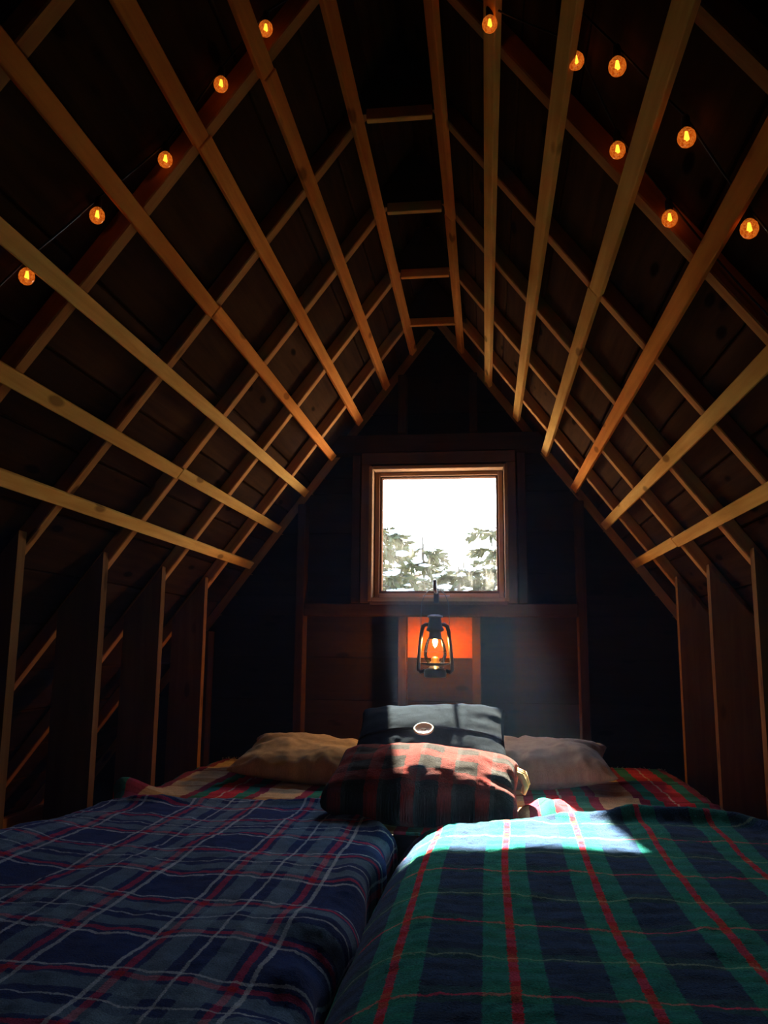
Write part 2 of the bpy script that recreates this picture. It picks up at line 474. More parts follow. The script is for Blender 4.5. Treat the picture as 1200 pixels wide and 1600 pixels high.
lumber('jamb', (-JX, Y_WALL+0.03, JZ1+0.009), (JX, Y_WALL+0.03, JZ1+0.009), 0.104, 0.018, (0, 1, 0), M_jamb, win)
lumber('sill', (-JX, Y_WALL+0.03, JZ0-0.009), (JX, Y_WALL+0.03, JZ0-0.009), 0.104, 0.018, (0, 1, 0), M_jamb, win)
for (a, b) in ((-0.368, -0.322), (0.322, 0.368)):
    lumber('casing', ((a+b)/2, Y_WALL-0.008, 1.352), ((a+b)/2, Y_WALL-0.008, 2.02), b-a, 0.018, (1, 0, 0), M_casing, win)
lumber('casing', (-0.368, Y_WALL-0.008, 2.048), (0.368, Y_WALL-0.008, 2.048), 0.056, 0.018, (0, 0, 1), M_casing, win)
lumber('casing', (-0.322, Y_WALL-0.008, 1.360), (0.322, Y_WALL-0.008, 1.360), 0.030, 0.018, (0, 0, 1), M_casing, win)
# inner stop beads
for x in (-0.297, 0.297):
    lumber('stop_bead', (x, GY-0.028, JZ0), (x, GY-0.028, JZ1), 0.022, 0.012, (1, 0, 0), M_jamb, win, bev=0.002)
for z in (1.392, 1.982):
    lumber('stop_bead', (-0.285, GY-0.028, z), (0.285, GY-0.028, z), 0.020, 0.012, (0, 0, 1), M_jamb, win, bev=0.002)

m, nt, out = newmat('weathered_glass'); L = nt.links.new
tc = N(nt, 'ShaderNodeTexCoord')
tr = N(nt, 'ShaderNodeBsdfTransparent'); tr.inputs[0].default_value = (0.97, 0.98, 0.96, 1)
gl = N(nt, 'ShaderNodeBsdfGlossy', Roughness=0.03); gl.inputs[0].default_value = (1, 1, 1, 1)
fr = N(nt, 'ShaderNodeFresnel', IOR=1.45)
m1 = N(nt, 'ShaderNodeMixShader'); L(fr.outputs[0], m1.inputs[0]); L(tr.outputs[0], m1.inputs[1]); L(gl.outputs[0], m1.inputs[2])
tl = N(nt, 'ShaderNodeBsdfTranslucent'); tl.inputs[0].default_value = (0.85, 0.85, 0.78, 1)
mp = N(nt, 'ShaderNodeMapping'); mp.inputs['Scale'].default_value = (30, 1, 4.5); L(tc.outputs['Object'], mp.inputs[0])
nd = N(nt, 'ShaderNodeTexNoise', Scale=1.0, Detail=5.0, Roughness=0.7); L(mp.outputs[0], nd.inputs['Vector'])   # drips
ns = N(nt, 'ShaderNodeTexNoise', Scale=7.0, Detail=6.0, Roughness=0.65); L(tc.outputs['Object'], ns.inputs['Vector'])  # smears
d1 = ramp(nt, nd.outputs[0], [(0.55, (0, 0, 0)), (0.72, (1, 1, 1))])
d2 = ramp(nt, ns.outputs[0], [(0.42, (0, 0, 0)), (0.75, (1, 1, 1))])
fac = mathn(nt, 'ADD', mathn(nt, 'MULTIPLY', mathn(nt, 'MULTIPLY', d1, d2), 0.16), mathn(nt, 'MULTIPLY', d2, 0.014))
fac = mathn(nt, 'ADD', fac, 0.001)
m2 = N(nt, 'ShaderNodeMixShader'); L(fac, m2.inputs[0]); L(m1.outputs[0], m2.inputs[1]); L(tl.outputs[0], m2.inputs[2])
L(m2.outputs[0], out.inputs[0]); M_glass = m
bm = bmesh.new(); boxb(bm, -GX-0.008, GX+0.008, GY+0.004, GY+0.006, GZ0-0.008, GZ1+0.008)
bm.faces.ensure_lookup_table()
for f in [f for f in bm.faces if abs(f.normal.y) < 0.5 or f.normal.y > 0]: bm.faces.remove(f)
from_bm('pane', bm, M_glass, win)

# ------------------------------------------------------------------ outside: snow and spruces
M_snow = plain('snow', (0.86, 0.88, 0.90), rough=0.8, spec=0.2, bump=0.3, scale=3)
bm = bmesh.new()
gx = np.linspace(-40, 40, 41); gy = np.linspace(4.6, 70, 41)
X, Y = np.meshgrid(gx, gy, indexing='ij'); Z = -2.6 + 0.35*fbm(X*0.15, Y*0.15, 3) + 7.5*smooth(24, 60, Y)
bm.free()
snow = grid_mesh('snowy_ground', X, Y, Z, X, Y, M_snow)
tag(snow, 'white snow covered ground outside the window', 'ground', kind='structure')
M_needle = plain('spruce_needles', (0.048, 0.048, 0.007), rough=0.8, var=0.5, scale=9)
M_bark = plain('spruce_bark', (0.09, 0.07, 0.05), rough=0.9, var=0.4, scale=20)

def spruce(x, y, ztop, seed, label, spread=1.0):
    R = random.Random(seed); zb = -2.7; h = ztop-zb
    root = empty('snowy_spruce', (x, y, zb))
    tag(root, label, 'tree', 'spruces outside the window')
    loc = Vector((x, y, zb))
    bm = bmesh.new(); tube(bm, [loc, loc+Vector((0.03, 0, h*0.5)), loc+Vector((0, 0.02, h))], [0.11, 0.07, 0.012], 8)
    from_bm('trunk', bm, M_bark, root, True)
    bb, bf, bs = bmesh.new(), bmesh.new(), bmesh.new()
    z = h*0.30
    while z < h*0.985:
        t = 1-z/h
        n = 6 if t > .1 else 4
        for i in range(n):
            a = R.uniform(0, 2*math.pi); ln = (0.22+1.75*t)*spread*R.uniform(0.65, 1.1)
            d = Vector((math.cos(a), math.sin(a), 0)); base = loc+Vector((0, 0, z+R.uniform(-.05, .05)))
            pts = [base + d*ln*s + Vector((0, 0, ln*(0.10*s-0.42*s*s))) for s in (0, .33, .66, 1)]
            tube(bb, pts, [0.018, 0.013, 0.009, 0.004], 4, False)
            side = d.cross(Vector((0, 0, 1)))
            for q in range(int(24+ln*60)):
                s = R.random()**0.7
                p = base + d*ln*s + Vector((0, 0, ln*(0.10*s-0.42*s*s)))
                v = (d*R.uniform(.1, 1) + side*R.uniform(-1, 1) + Vector((0, 0, R.uniform(-.9, .15)))).normalized()
                l2 = R.uniform(.07, .19); w = v.cross(Vector((R.uniform(-1, 1), R.uniform(-1, 1), R.uniform(-1, 1)))).normalized()*R.uniform(.012, .03)
                bf.faces.new([bf.verts.new(p-w*.6), bf.verts.new(p+v*l2*.5-w), bf.verts.new(p+v*l2), bf.verts.new(p+v*l2*.5+w)])
            for q in range(int(1+ln*1.6)):
                s = R.uniform(.25, .98); p = base + d*ln*s + Vector((0, 0, ln*(0.10*s-0.42*s*s)+.015))
                mtx = Matrix.Translation(p) @ Matrix.Rotation(R.uniform(0, 3), 4, 'Z') @ Matrix.Diagonal((R.uniform(.06, .15), R.uniform(.04, .08), R.uniform(.018, .04), 1))
                bmesh.ops.create_icosphere(bs, subdivisions=1, radius=1, matrix=mtx)
        z += h*0.030*R.uniform(.8, 1.3)
    from_bm('branches', bb, M_bark, root)['kind'] = 'stuff'
    from_bm('foliage', bf, M_needle, root)['kind'] = 'stuff'
    from_bm('snow_clumps', bs, M_snow, root, True)['kind'] = 'stuff'

spruce(-0.86, 8.3, 2.52, 1, 'near snowy spruce at the left edge of the window view')
spruce(-0.47, 9.0, 2.38, 3, 'snowy spruce second from the left in the window view')
spruce(-0.05, 8.4, 1.98, 8, 'lowest snow laden spruce right of the middle of the window view')
spruce(0.36, 8.8, 2.62, 4, 'near snowy spruce at the right edge of the window view')
spruce(-1.20, 12.0, 2.92, 2, 'far spruce behind the left edge spruce in the window view')
spruce(-0.62, 13.0, 2.60, 5, 'far spruce in the gap between the two left spruces')
spruce(-0.10, 12.4, 2.45, 9, 'far spruce behind the lowest spruce in the window view')
spruce(0.34, 13.2, 2.95, 10, 'far spruce behind the right edge spruce in the window view')

# ------------------------------------------------------------------ bluish volume added to imitate lens glare around the window
m, nt, out = newmat('glare_haze'); vs_ = N(nt, 'ShaderNodeVolumeScatter', Density=GLARE_HAZE_DENSITY, Anisotropy=0.1)
vs_.inputs['Color'].default_value = (0.36, 0.55, 1.0, 1); nt.links.new(vs_.outputs[0], out.inputs['Volume'])
bm = bmesh.new(); boxb(bm, -2.6, 2.6, Y_BACK-0.2, GY+0.010, FLOOR-0.2, 3.2)
hz = from_bm('glare_haze', bm, m); tag(hz, 'thin bluish volume added for the lens glare around the window', 'glare_haze', kind='stuff')

# ------------------------------------------------------------------ beds
M_matt = plain('mattress_ticking', (0.035, 0.036, 0.042), rough=0.9, spec=0.1, bump=0.2, scale=200)
def mattress(x0, x1, label):
    bm = bmesh.new(); boxb(bm, x0, x1, 0.75, 3.60, FLOOR, 0.630)
    bmesh.ops.bevel(bm, geom=bm.edges[:], offset=0.035, segments=4, affect='EDGES')
    tag(from_bm('mattress', bm, M_matt, None, True), label, 'mattress')
mattress(-0.965, -0.080, 'left mattress lying under the blue plaid blanket')
mattress(0.135, 0.965, 'right mattress lying under the green tartan blanket')

def profile(s, e, r):
    """arc length s across a cloth whose edge rolls down at x = e (e > 0 direction)"""
    s0 = e-r; th = np.clip((s-s0)/r, 0, math.pi/2)
    x = np.where(s <= s0, s, s0 + r*np.sin(th)); z = -r*(1-np.cos(th))
    ext = np.clip(s-(s0+r*math.pi/2), 0, None)
    return x, z-ext

# cream blanket with red and green stripes covering the head of both beds
cream, tred, tgrn, tmar, twht = (0.56, 0.43, 0.25), (0.55, 0.035, 0.06), (0.02, 0.22, 0.16), (0.26, 0.035, 0.075), (0.65, 0.48, 0.40)
m, nt, uv, b = cloth_base('striped_cream_blanket', 0.15)
u, v = wobble(nt, uv.outputs[0], 0.010, 60)
warp = sett(nt, u, 0.46-0.1875, 0.375, [(0, cream), (0.064, tmar), (0.098, tgrn), (0.140, tred), (0.183, twht), (0.190, tred), (0.236, tgrn), (0.278, tmar), (0.312, cream)])
weft = sett(nt, v, 0.03, 0.34, [(0, (1, 1, 1)), (0.150, (0.62, 0.40, 0.34)), (0.165, (1, 1, 1)), (0.23, (0.8, 0.62, 0.45)), (0.30, (1, 1, 1))])
fuzz(nt, uv.outputs[0], b, mix(nt, 1.0, warp, weft, 'MULTIPLY'), 0.30, 260, 0.5)
M_under = m
u = np.linspace(-1.10, 1.10, 180); vv = np.linspace(2.30, 3.63, 130)
U, V = np.meshgrid(u, vv, indexing='ij')
xr_, zr = profile(np.abs(U), 0.978, 0.035)
X = np.sign(U)*xr_
Z = 0.652 + zr + 0.006*fbm(U*6, V*5, 11) + 0.004*fbm(U*3, V*22, 5)*smooth(2.5, 2.8, V)
Z += 0.048*np.exp(-((U-0.405)/0.075)**2)*smooth(2.40, 2.55, V+0.25*(U-0.4))*smooth(2.78, 2.60, V)*(1+0.16*np.sin(U*95+V*30))   # ruck beside the checked pillow
Z += 0.035*np.exp(-((U-0.325)/0.028)**2-((V-2.50)/0.06)**2)
Z += 0.012*np.exp(-((V-2.93+0.1*U)/0.018)**2)*smooth(0.35, 0.55, U)               # crease
Z += 0.022*np.exp(-((U+0.93)/0.06)**2-((V-2.72)/0.10)**2)
lump = np.exp(-((V-2.72)/0.085)**2)*smooth(-0.90, -0.98, U)
X -= 0.055*lump; Z += 0.05*lump
Z = np.where(np.abs(U) < 0.9, np.maximum(Z, 0.642), Z)
Yw = V + 0.012*fbm(U*5, V*0+1, 8)*smooth(3.3, 3.63, V)
under = grid_mesh('striped_blanket', X, Yw, Z, U, V, M_under, None, 0.008)
tag(under, 'cream blanket with red and green stripes across the head of both beds', 'blanket')
bm = bmesh.new(); R = random.Random(8)
for i in range(260):
    x = R.uniform(-0.96, 0.96); p = Vector((x, 3.625, 0.652)); q = p+Vector((R.uniform(-.008, .008), R.uniform(.010, .022), R.uniform(-.012, .006)))
    tube(bm, [p, (p+q)/2+Vector((0, 0, .004)), q], 0.0012, 3, False)
for x in (-0.978, 0.978):
    for i in range(120):
        y = R.uniform(2.62, 3.6); p = Vector((x*(1.0), y, 0.625)); q = p+Vector((math.copysign(R.uniform(.002, .010), x), R.uniform(-.01, .01), R.uniform(-.02, .006)))
        tube(bm, [p, q], 0.0012, 3, False)
fr_ = from_bm('fringe', bm, plain('fringe_wool', (0.50, 0.42, 0.30), 0.95, spec=0.1), under); fr_['kind'] = 'stuff'

# left: blue plaid blanket
navy, grey, wht, red = (0.004, 0.032, 0.15), (0.11, 0.215, 0.33), (0.42, 0.56, 0.70), (0.42, 0.009, 0.035)
m, nt, uv, b = cloth_base('blue_plaid_fleece', 0.25)
u, v = wobble(nt, uv.outputs[0], 0.009, 260)
def blue_bands(rd): return [(0, wht), (0.007, navy), (0.018, rd), (0.032, navy), (0.044, grey), (0.084, navy), (0.107, wht), (0.112, navy), (0.134, grey), (0.176, navy), (0.186, rd), (0.200, navy), (0.211, wht), (0.218, navy)]
warp = sett(nt, mathn(nt, 'MULTIPLY', u, -1.0), 0.121, 0.345, blue_bands(red))
weft = sett(nt, v, 0.99-0.35*3, 0.358, blue_bands(red))
c = mix(nt, 0.5, warp, weft)
c = mix(nt, 0.35, c, mix(nt, 1.0, warp, weft, 'LIGHTEN'))
fuzz(nt, uv.outputs[0], b, c, 0.40, 300, 0.7)
M_blue = m
s = np.linspace(-1.20, 0.10, 215); t = np.linspace(0.0, 1.0, 230)
Sg, T = np.meshgrid(s, t, indexing='ij')
far = 2.60 - 0.115*smooth(-0.55, -1.0, Sg) - 0.36*smooth(-0.27, -0.02, Sg) + 0.012*np.sin(Sg*19)
V = 0.72 + (far-0.72)*T
xr1, z1 = profile(Sg+0.0, -0.030, 0.052)
xl, z2 = profile(-Sg, 0.975, 0.03)
X = np.where(Sg > -0.5, xr1, -xl); Zr = np.where(Sg > -0.5, z1, z2)
nearedge = smooth(-0.20, -0.05, Sg)
Z = 0.672 + Zr + 0.010*fbm(Sg*2.5, V*2.2, 21) + 0.006*fbm(Sg*9, V*4, 22) + 0.0015*fbm(Sg*60, V*60, 23, 2)
Z += 0.012*np.sin(V*21+2.2*np.sin(V*5)+Sg*3)*nearedge + 0.030*smooth(-0.75, -0.95, Sg)*smooth(2.35, 1.9, V)
X += 0.010*np.sin(V*17+1.3*np.sin(V*6))*smooth(-0.12, -0.02, Sg)
Z += -0.030*smooth(2.35, 2.58, V)*smooth(-0.28, -0.1, Sg)
Z += 0.016*np.exp(-((V-far+0.05)/0.025)**2)*(0.6+0.5*np.sin(Sg*14)) - 0.018*smooth(0.02, 0.0, far-V)
Z = np.maximum(Z, np.where((Sg > -0.94) & (Sg < -0.09), 0.664, -9))
blue = grid_mesh('plaid_blanket', X, V, Z, Sg, V, M_blue, None, 0.010)
tag(blue, 'blue plaid fleece blanket with grey bands spread over the left bed', 'blanket')

# right: green and navy tartan blanket
base, teal, grn, rd2, ltg = (0.018, 0.062, 0.165), (0.003, 0.30, 0.255), (0.018, 0.10, 0.055), (0.68, 0.020, 0.050), (0.22, 0.36, 0.24)
dk = (0.007, 0.022, 0.032)
m, nt, uv, b = cloth_base('green_tartan_wool', 0.25)
u, v = wobble(nt, uv.outputs[0], 0.014, 230)
warp = sett(nt, u, 0.076-0.0875, 0.175, [(0, base), (0.043, teal), (0.0805, rd2), (0.0945, teal), (0.132, base)])
weft = sett(nt, v, 1.16, 0.315, [(0, rd2), (0.007, grn), (0.030, dk), (0.050, base), (0.092, dk), (0.112, base), (0.138, grn), (0.152, ltg), (0.158, grn), (0.180, dk), (0.205, base), (0.245, dk), (0.268, base), (0.295, grn)])
c = mix(nt, 0.46, warp, weft)
c = mix(nt, 0.30, c, mix(nt, 1.0, warp, weft, 'LIGHTEN'))
fuzz(nt, uv.outputs[0], b, c, 0.45, 260, 0.8, 0.006)
M_green = m
s = np.linspace(-0.15, 1.20, 215)
Sg, T = np.meshgrid(s, t, indexing='ij')
far = 2.285 + 0.10*np.exp(-((Sg-0.45)/0.14)**2) + 0.10*smooth(0.5, 0.62, Sg)*smooth(0.95, 0.75, Sg) - 0.10*smooth(0.85, 1.0, Sg)
V = 0.72 + (far-0.72)*T
xa, za = profile(-Sg, 0.045, 0.17)
xb, zb_ = profile(Sg, 0.972, 0.05)
X = np.where(Sg < 0.5, -xa, xb); Zr = np.where(Sg < 0.5, za, zb_)
Z = 0.698 + Zr + 0.009*fbm(Sg*2.5, V*2.0, 31) + 0.004*fbm(Sg*8, V*6, 32) + 0.0018*fbm(Sg*60, V*60, 33, 2)
Z += 0.030*np.exp(-((V-far+0.045)/0.030)**2)*(0.35*smooth(0.28, 0.38, Sg)+0.65*smooth(0.45, 0.60, Sg))*smooth(1.0, 0.85, Sg)
Z -= 0.030*smooth(0.03, 0.0, far-V)
Z = np.maximum(Z, np.where((Sg > 0.13) & (Sg < 0.92), 0.682, -9))
X += 0.016*smooth(1.7, 2.3, V)*np.sin((V-1.7)*3.0)
green = grid_mesh('tartan_blanket', X, V, Z, Sg, V, M_green, None, 0.018)
tag(green, 'green and navy tartan wool blanket with red lines over the right bed', 'blanket')

# ------------------------------------------------------------------ pillows
def pillow(name, w, h, t, mat, seed, loc, rot, label, flat=0.75, wr=0.012, pinch=0.10, n=64, p=0.42, extra=None):
    root = empty(name, loc); tag(root, label, 'pillow')
    mtx = Matrix.Translation(loc) @ rot.to_matrix().to_4x4()
    g = np.linspace(-1, 1, n); g = np.sign(g)*(1-(1-np.abs(g))**1.35)
    U, V = np.meshgrid(g, g, indexing='ij')
    X = w/2*U*(1-pinch*(1-V**2)*np.abs(U)); Y = h/2*V*(1-pinch*1.3*(1-U**2)*np.abs(V))
    prof = (np.clip(1-U**2, 0, 1)*np.clip(1-V**2, 0, 1))**p
    edge = np.maximum(np.abs(U), np.abs(V))
    wrk = wr*fbm(X*9, Y*9, seed)*prof**.5 + wr*0.9*np.sin((X*np.where(np.abs(V) > np.abs(U), 1, 0)+Y*np.where(np.abs(V) > np.abs(U), 0, 1))*70+3*vnoise(X*6, Y*6, seed))*smooth(.45, .8, edge)*smooth(1.0, .9, edge)*(0.5+0.5*vnoise(X*8, Y*8, seed+4))
    Zt = t/2*prof*(1.0+0.12*vnoise(X*5, Y*5, seed+9)) + wrk
    if extra is not None: Zt = Zt + extra(X, Y, U, V)*prof**.3
    Zb = -t/2*prof*flat
    idx = np.arange(n*n).reshape(n, n)
    verts = np.concatenate([np.stack([X, Y, Zt], -1).reshape(-1, 3), np.stack([X, Y, Zb], -1).reshape(-1, 3)])
    f1 = np.stack([idx[:-1, :-1], idx[1:, :-1], idx[1:, 1:], idx[:-1, 1:]], -1).reshape(-1, 4)
    f2 = f1[:, ::-1] + n*n
    F = np.concatenate([f1, f2])
    me = bpy.data.meshes.new('cover'); me.from_pydata(verts.tolist(), [], F.tolist())
    uvl = me.uv_layers.new(name='cloth'); ff = F.reshape(-1)
    uvl.data.foreach_set('uv', verts[ff][:, :2].astype(np.float32).reshape(-1))
    bm = bmesh.new(); bm.from_mesh(me); bmesh.ops.remove_doubles(bm, verts=bm.verts, dist=1e-5); bm.to_mesh(me); bm.free()
    me.shade_smooth()
    link('cover', me, mat, root, mtx)
    surf = lambda x, y: float(Zt[np.unravel_index(np.argmin((X-x)**2+(Y-y)**2), X.shape)])
    return root, mtx, surf, (X, Y, Zt, U, V)

from mathutils import Euler
def plain_cloth(name, col, sheen=0.2, fz=0.25, sc=500, bump=0.35):
    m, nt, uv, b = cloth_base(name, sheen)
    rgb = N(nt, 'ShaderNodeRGB'); rgb.outputs[0].default_value = (*col, 1)
    fuzz(nt, uv.outputs[0], b, rgb.outputs[0], fz, sc, bump, 0.003); return m

pillow('bed_pillow', 0.72, 0.46, 0.17, plain_cloth('khaki_cotton', (0.52, 0.37, 0.17)), 3, (-0.365, 3.17, 0.712), Euler((math.radians(7), math.radians(4), math.radians(3))),
       'khaki bed pillow lying left of the navy pillow', p=0.36)
pillow('bed_pillow', 0.66, 0.46, 0.19, plain_cloth('pale_grey_cotton', (0.36, 0.34, 0.31)), 5, (0.345, 3.17, 0.718), Euler((math.radians(6), math.radians(-4), math.radians(-4))),
       'pale grey bed pillow lying right of the navy pillow', p=0.40)

M_navy = plain_cloth('navy_wool', (0.012, 0.020, 0.030), 0.05, 0.5, 380, 0.7)
nroot, nm, nsurf, (NX, NY, NZ, NU, NV) = pillow('throw_pillow', 0.545, 0.44, 0.155, M_navy, 7, (0.022, 2.945, 0.820), Euler((math.radians(22), math.radians(-1), math.radians(0.5))),
       'navy throw pillow with one large pale button in front of the bed pillows', wr=0.0042, pinch=0.06, p=0.34)
# button-down flap over the far half
k = NY[32, :] > -0.002
sel = np.where(NY[32, :] > -0.052)[0]
i0 = sel[0]
edge = NV[:, i0:]
FX, FY, FZ = NX[2:-2, i0:-2].copy(), NY[2:-2, i0:-2].copy(), NZ[2:-2, i0:-2].copy()+0.0045
flap = grid_mesh('flap', FX, FY, FZ, FX, FY, M_navy, nroot, 0.004, nm)
bm = bmesh.new()
tube(bm, [(x, y-0.000, z+0.001) for x, y, z in zip(FX[:, 0], FY[:, 0], FZ[:, 0])], 0.0035, 6)
from_bm('flap_hem', bm, M_navy, flap, True, nm)
# stitched line just above the hem
bm = bmesh.new()
tube(bm, [(x, y, z+0.0012) for x, y, z in zip(FX[:, 4], FY[:, 4], FZ[:, 4])], 0.0018, 5)
from_bm('seam', bm, M_navy, flap, True, nm)
bx, by = -0.018, -0.078; bz = nsurf(bx, by)+0.014
bm = bmesh.new(); lathe(bm, [(0, -0.004), (0.026, -0.004), (0.034, 0.0), (0.035, 0.004), (0.032, 0.007), (0.029, 0.0055), (0.024, 0.0025), (0, 0.002)], 32)
lathe(bm, [(0.005, -0.016), (0.005, -0.004)], 10)
M_btn = plain('horn_button', (0.62, 0.52, 0.38), 0.35, spec=0.5, var=0.25, scale=40)
btn = from_bm('button', bm, M_btn, nroot, True, nm @ Matrix.Translation((bx, by, bz)) @ Matrix.Rotation(math.radians(6), 4, 'X'))
bm = bmesh.new()
for dx in (-0.006, 0.006): lathe(bm, [(0, 0.0035), (0.0022, 0.0034), (0.0022, 0.001)], 8, (dx, 0, 0))
tube(bm, [(-0.006, 0, 0.0036), (0, 0.001, 0.005), (0.006, 0, 0.0036)], 0.0010, 5)
from_bm('thread', bm, plain('dark_thread', (0.03, 0.03, 0.035), 0.8), btn, True, nm @ Matrix.Translation((bx, by, bz)) @ Matrix.Rotation(math.radians(6), 4, 'X'))

m, nt, uv, b = cloth_base('red_black_check_wool', 0.35)
u, v = wobble(nt, uv.outputs[0], 0.014, 50)
cb, cr_, cg = (0.006, 0.007, 0.008), (0.22, 0.012, 0.009), (0.036, 0.040, 0.043)
wp = sett(nt, u, 0.012, 0.105, [(0, cb), (0.042, cr_), (0.082, cg), (0.094, cb)])
wf = sett(nt, v, 0.03, 0.105, [(0, cb), (0.045, cr_), (0.09, cb)])
c = mix(nt, 0.45, wp, wf)
fuzz(nt, uv.outputs[0], b, c, 0.5, 260, 0.9, 0.006); M_check = m
def gathers(X, Y, U, V):
    return 0.014*np.sin(X*62+2.5*vnoise(X*5, Y*3, 2))*smooth(-0.5, 0.0, V)*smooth(0.95, 0.4, V)*(0.5+0.5*vnoise(X*4, Y*2, 6))
troot, tm, tsurf, _ = pillow('plaid_pillow', 0.560, 0.34, 0.21, M_check, 9, (0.030, 2.520, 0.738), Euler((math.radians(14), math.radians(3.0), math.radians(-2))),
       'dark red and black checked wool pillow at the front of the pile', flat=0.85, wr=0.006, pinch=0.03, p=0.24, extra=gathers)
bm = bmesh.new()
pts = [(0.270, 0.120, 0.030), (0.290, 0.110, 0.022), (0.302, 0.085, 0.000), (0.292, 0.070, -0.018)]
for i in range(3):
    tube(bm, [(x+0.004*math.sin(i*2.1+j), y-0.012*i, z) for j, (x, y, z) in enumerate(pts)], [0.006, 0.010, 0.009, 0.005], 8)
tag(from_bm('corner_tassel', bm, plain('cream_yarn', (0.62, 0.46, 0.22), 0.9, spec=0.1, bump=0.5, scale=90), troot, True, tm), 'cream tassel at the right corner')

# ------------------------------------------------------------------ lantern on its hook
LX, LY, LZ = -0.007, 3.675, 1.017           # base of the lantern
M_blk = plain('black_enamel', (0.006, 0.007, 0.008), 0.32, metal=0.0, spec=0.4, var=0.2)
M_tin = plain('worn_tin', (0.30, 0.29, 0.28), 0.35, metal=0.9, var=0.2)
M_brass = plain('brass', (0.62, 0.38, 0.10), 0.30, metal=1.0, var=0.2)
lan = empty('hurricane_lantern', (LX, LY, LZ))
tag(lan, 'black hurricane lantern with lit amber bulb hanging below the window', 'lantern')
LM = Matrix.Translation((LX, LY, LZ))
bm = bmesh.new(); lathe(bm, [(0, 0), (0.046, 0), (0.050, 0.004), (0.050, 0.030), (0.046, 0.036), (0.030, 0.040), (0.024, 0.052), (0, 0.054)], 28)
fount = from_bm('fount', bm, M_blk, lan, True, LM)
bm = bmesh.new(); lathe(bm, [(0.009, 0), (0.011, 0.003), (0.011, 0.010), (0, 0.012)], 14, (0.028, -0.022, 0.037))
from_bm('filler_cap', bm, M_tin, fount, True, LM)
bm = bmesh.new(); lathe(bm, [(0.030, 0.050), (0.064, 0.058), (0.068, 0.064), (0.060, 0.064), (0.034, 0.058), (0.030, 0.050)], 28)
from_bm('globe_plate', bm, M_blk, lan, True, LM)
bm = bmesh.new(); lathe(bm, [(0.020, 0.056), (0.022, 0.066), (0.017, 0.074), (0.019, 0.082), (0.010, 0.090), (0, 0.091)], 20)
from_bm('burner', bm, M_brass, lan, True, LM)
for sx in (-1, 1):
    bm = bmesh.new()
    tube(bm, [(sx*0.046, 0, 0.030), (sx*0.066, 0, 0.022), (sx*0.076, 0, 0.034), (sx*0.075, 0, 0.060), (sx*0.068, 0, 0.140), (sx*0.060, 0, 0.205), (sx*0.054, 0, 0.226), (sx*0.040, 0, 0.234), (sx*0.024, 0, 0.232)], 0.0088, 12)
    from_bm('air_tube', bm, M_blk, lan, True, LM)
bm = bmesh.new(); lathe(bm, [(0.036, 0.168), (0.029, 0.176), (0.026, 0.200), (0.040, 0.206), (0.041, 0.212), (0.034, 0.222), (0.029, 0.246), (0.026, 0.262), (0.033, 0.266), (0.034, 0.272), (0.020, 0.277), (0, 0.278)], 28)
from_bm('chimney_hood', bm, M_blk, lan, True, LM)
bm = bmesh.new(); lathe(bm, [(0.0345, 0.2665), (0.0350, 0.2700), (0.0335, 0.2735)], 28)
from_bm('cap_rim', bm, M_tin, lan, True, LM)
# globe
m, nt, out = newmat('globe_glass'); L = nt.links.new
tr = N(nt, 'ShaderNodeBsdfTransparent'); tr.inputs[0].default_value = (1.0, 0.93, 0.80, 1)
gl = N(nt, 'ShaderNodeBsdfGlossy', Roughness=0.05); fr = N(nt, 'ShaderNodeFresnel', IOR=1.4)
mx = N(nt, 'ShaderNodeMixShader'); L(fr.outputs[0], mx.inputs[0]); L(tr.outputs[0], mx.inputs[1]); L(gl.outputs[0], mx.inputs[2]); L(mx.outputs[0], out.inputs[0])
bm = bmesh.new(); lathe(bm, [(0.034, 0.060), (0.046, 0.075), (0.052, 0.098), (0.051, 0.120), (0.044, 0.148), (0.035, 0.170)], 32)
from_bm('globe', bm, m, lan, True, LM)
bm = bmesh.new()
for a in range(4):
    an = math.pi/4+a*math.pi/2
    tube(bm, [(r_*math.cos(an), r_*math.sin(an), z) for r_, z in ((0.056, 0.064), (0.057, 0.10), (0.054, 0.13), (0.040, 0.17))], 0.0013, 5)
tube(bm, [(0.0565*math.cos(a), 0.0565*math.sin(a), 0.112) for a in np.linspace(0, 2*math.pi, 33)], 0.0012, 5, False)
from_bm('wire_guard', bm, M_blk, lan, True, LM)
bm = bmesh.new(); lathe(bm, [(0, 0.133), (0.005, 0.138), (0.0095, 0.150), (0.0105, 0.158), (0.008, 0.166), (0.006, 0.170), (0, 0.171)], 16)
tag(from_bm('flame_bulb', bm, emit('lantern_light', (1.0, 0.50, 0.12), LANTERN_POWER), lan, True, LM), 'glowing flame shaped bulb')
bm = bmesh.new()
arc = [(-0.0635, 0, 0.205), (-0.064, 0, 0.26), (-0.060, 0, 0.33), (-0.048, 0, 0.365), (-0.026, 0, 0.388), (-0.008, 0, 0.3965), (0, 0, 0.3975)]
tube(bm, arc+[(-x, y, z) for x, y, z in arc[-2::-1]], 0.0016, 6)
from_bm('bail_handle', bm, M_blk, lan, True, LM)
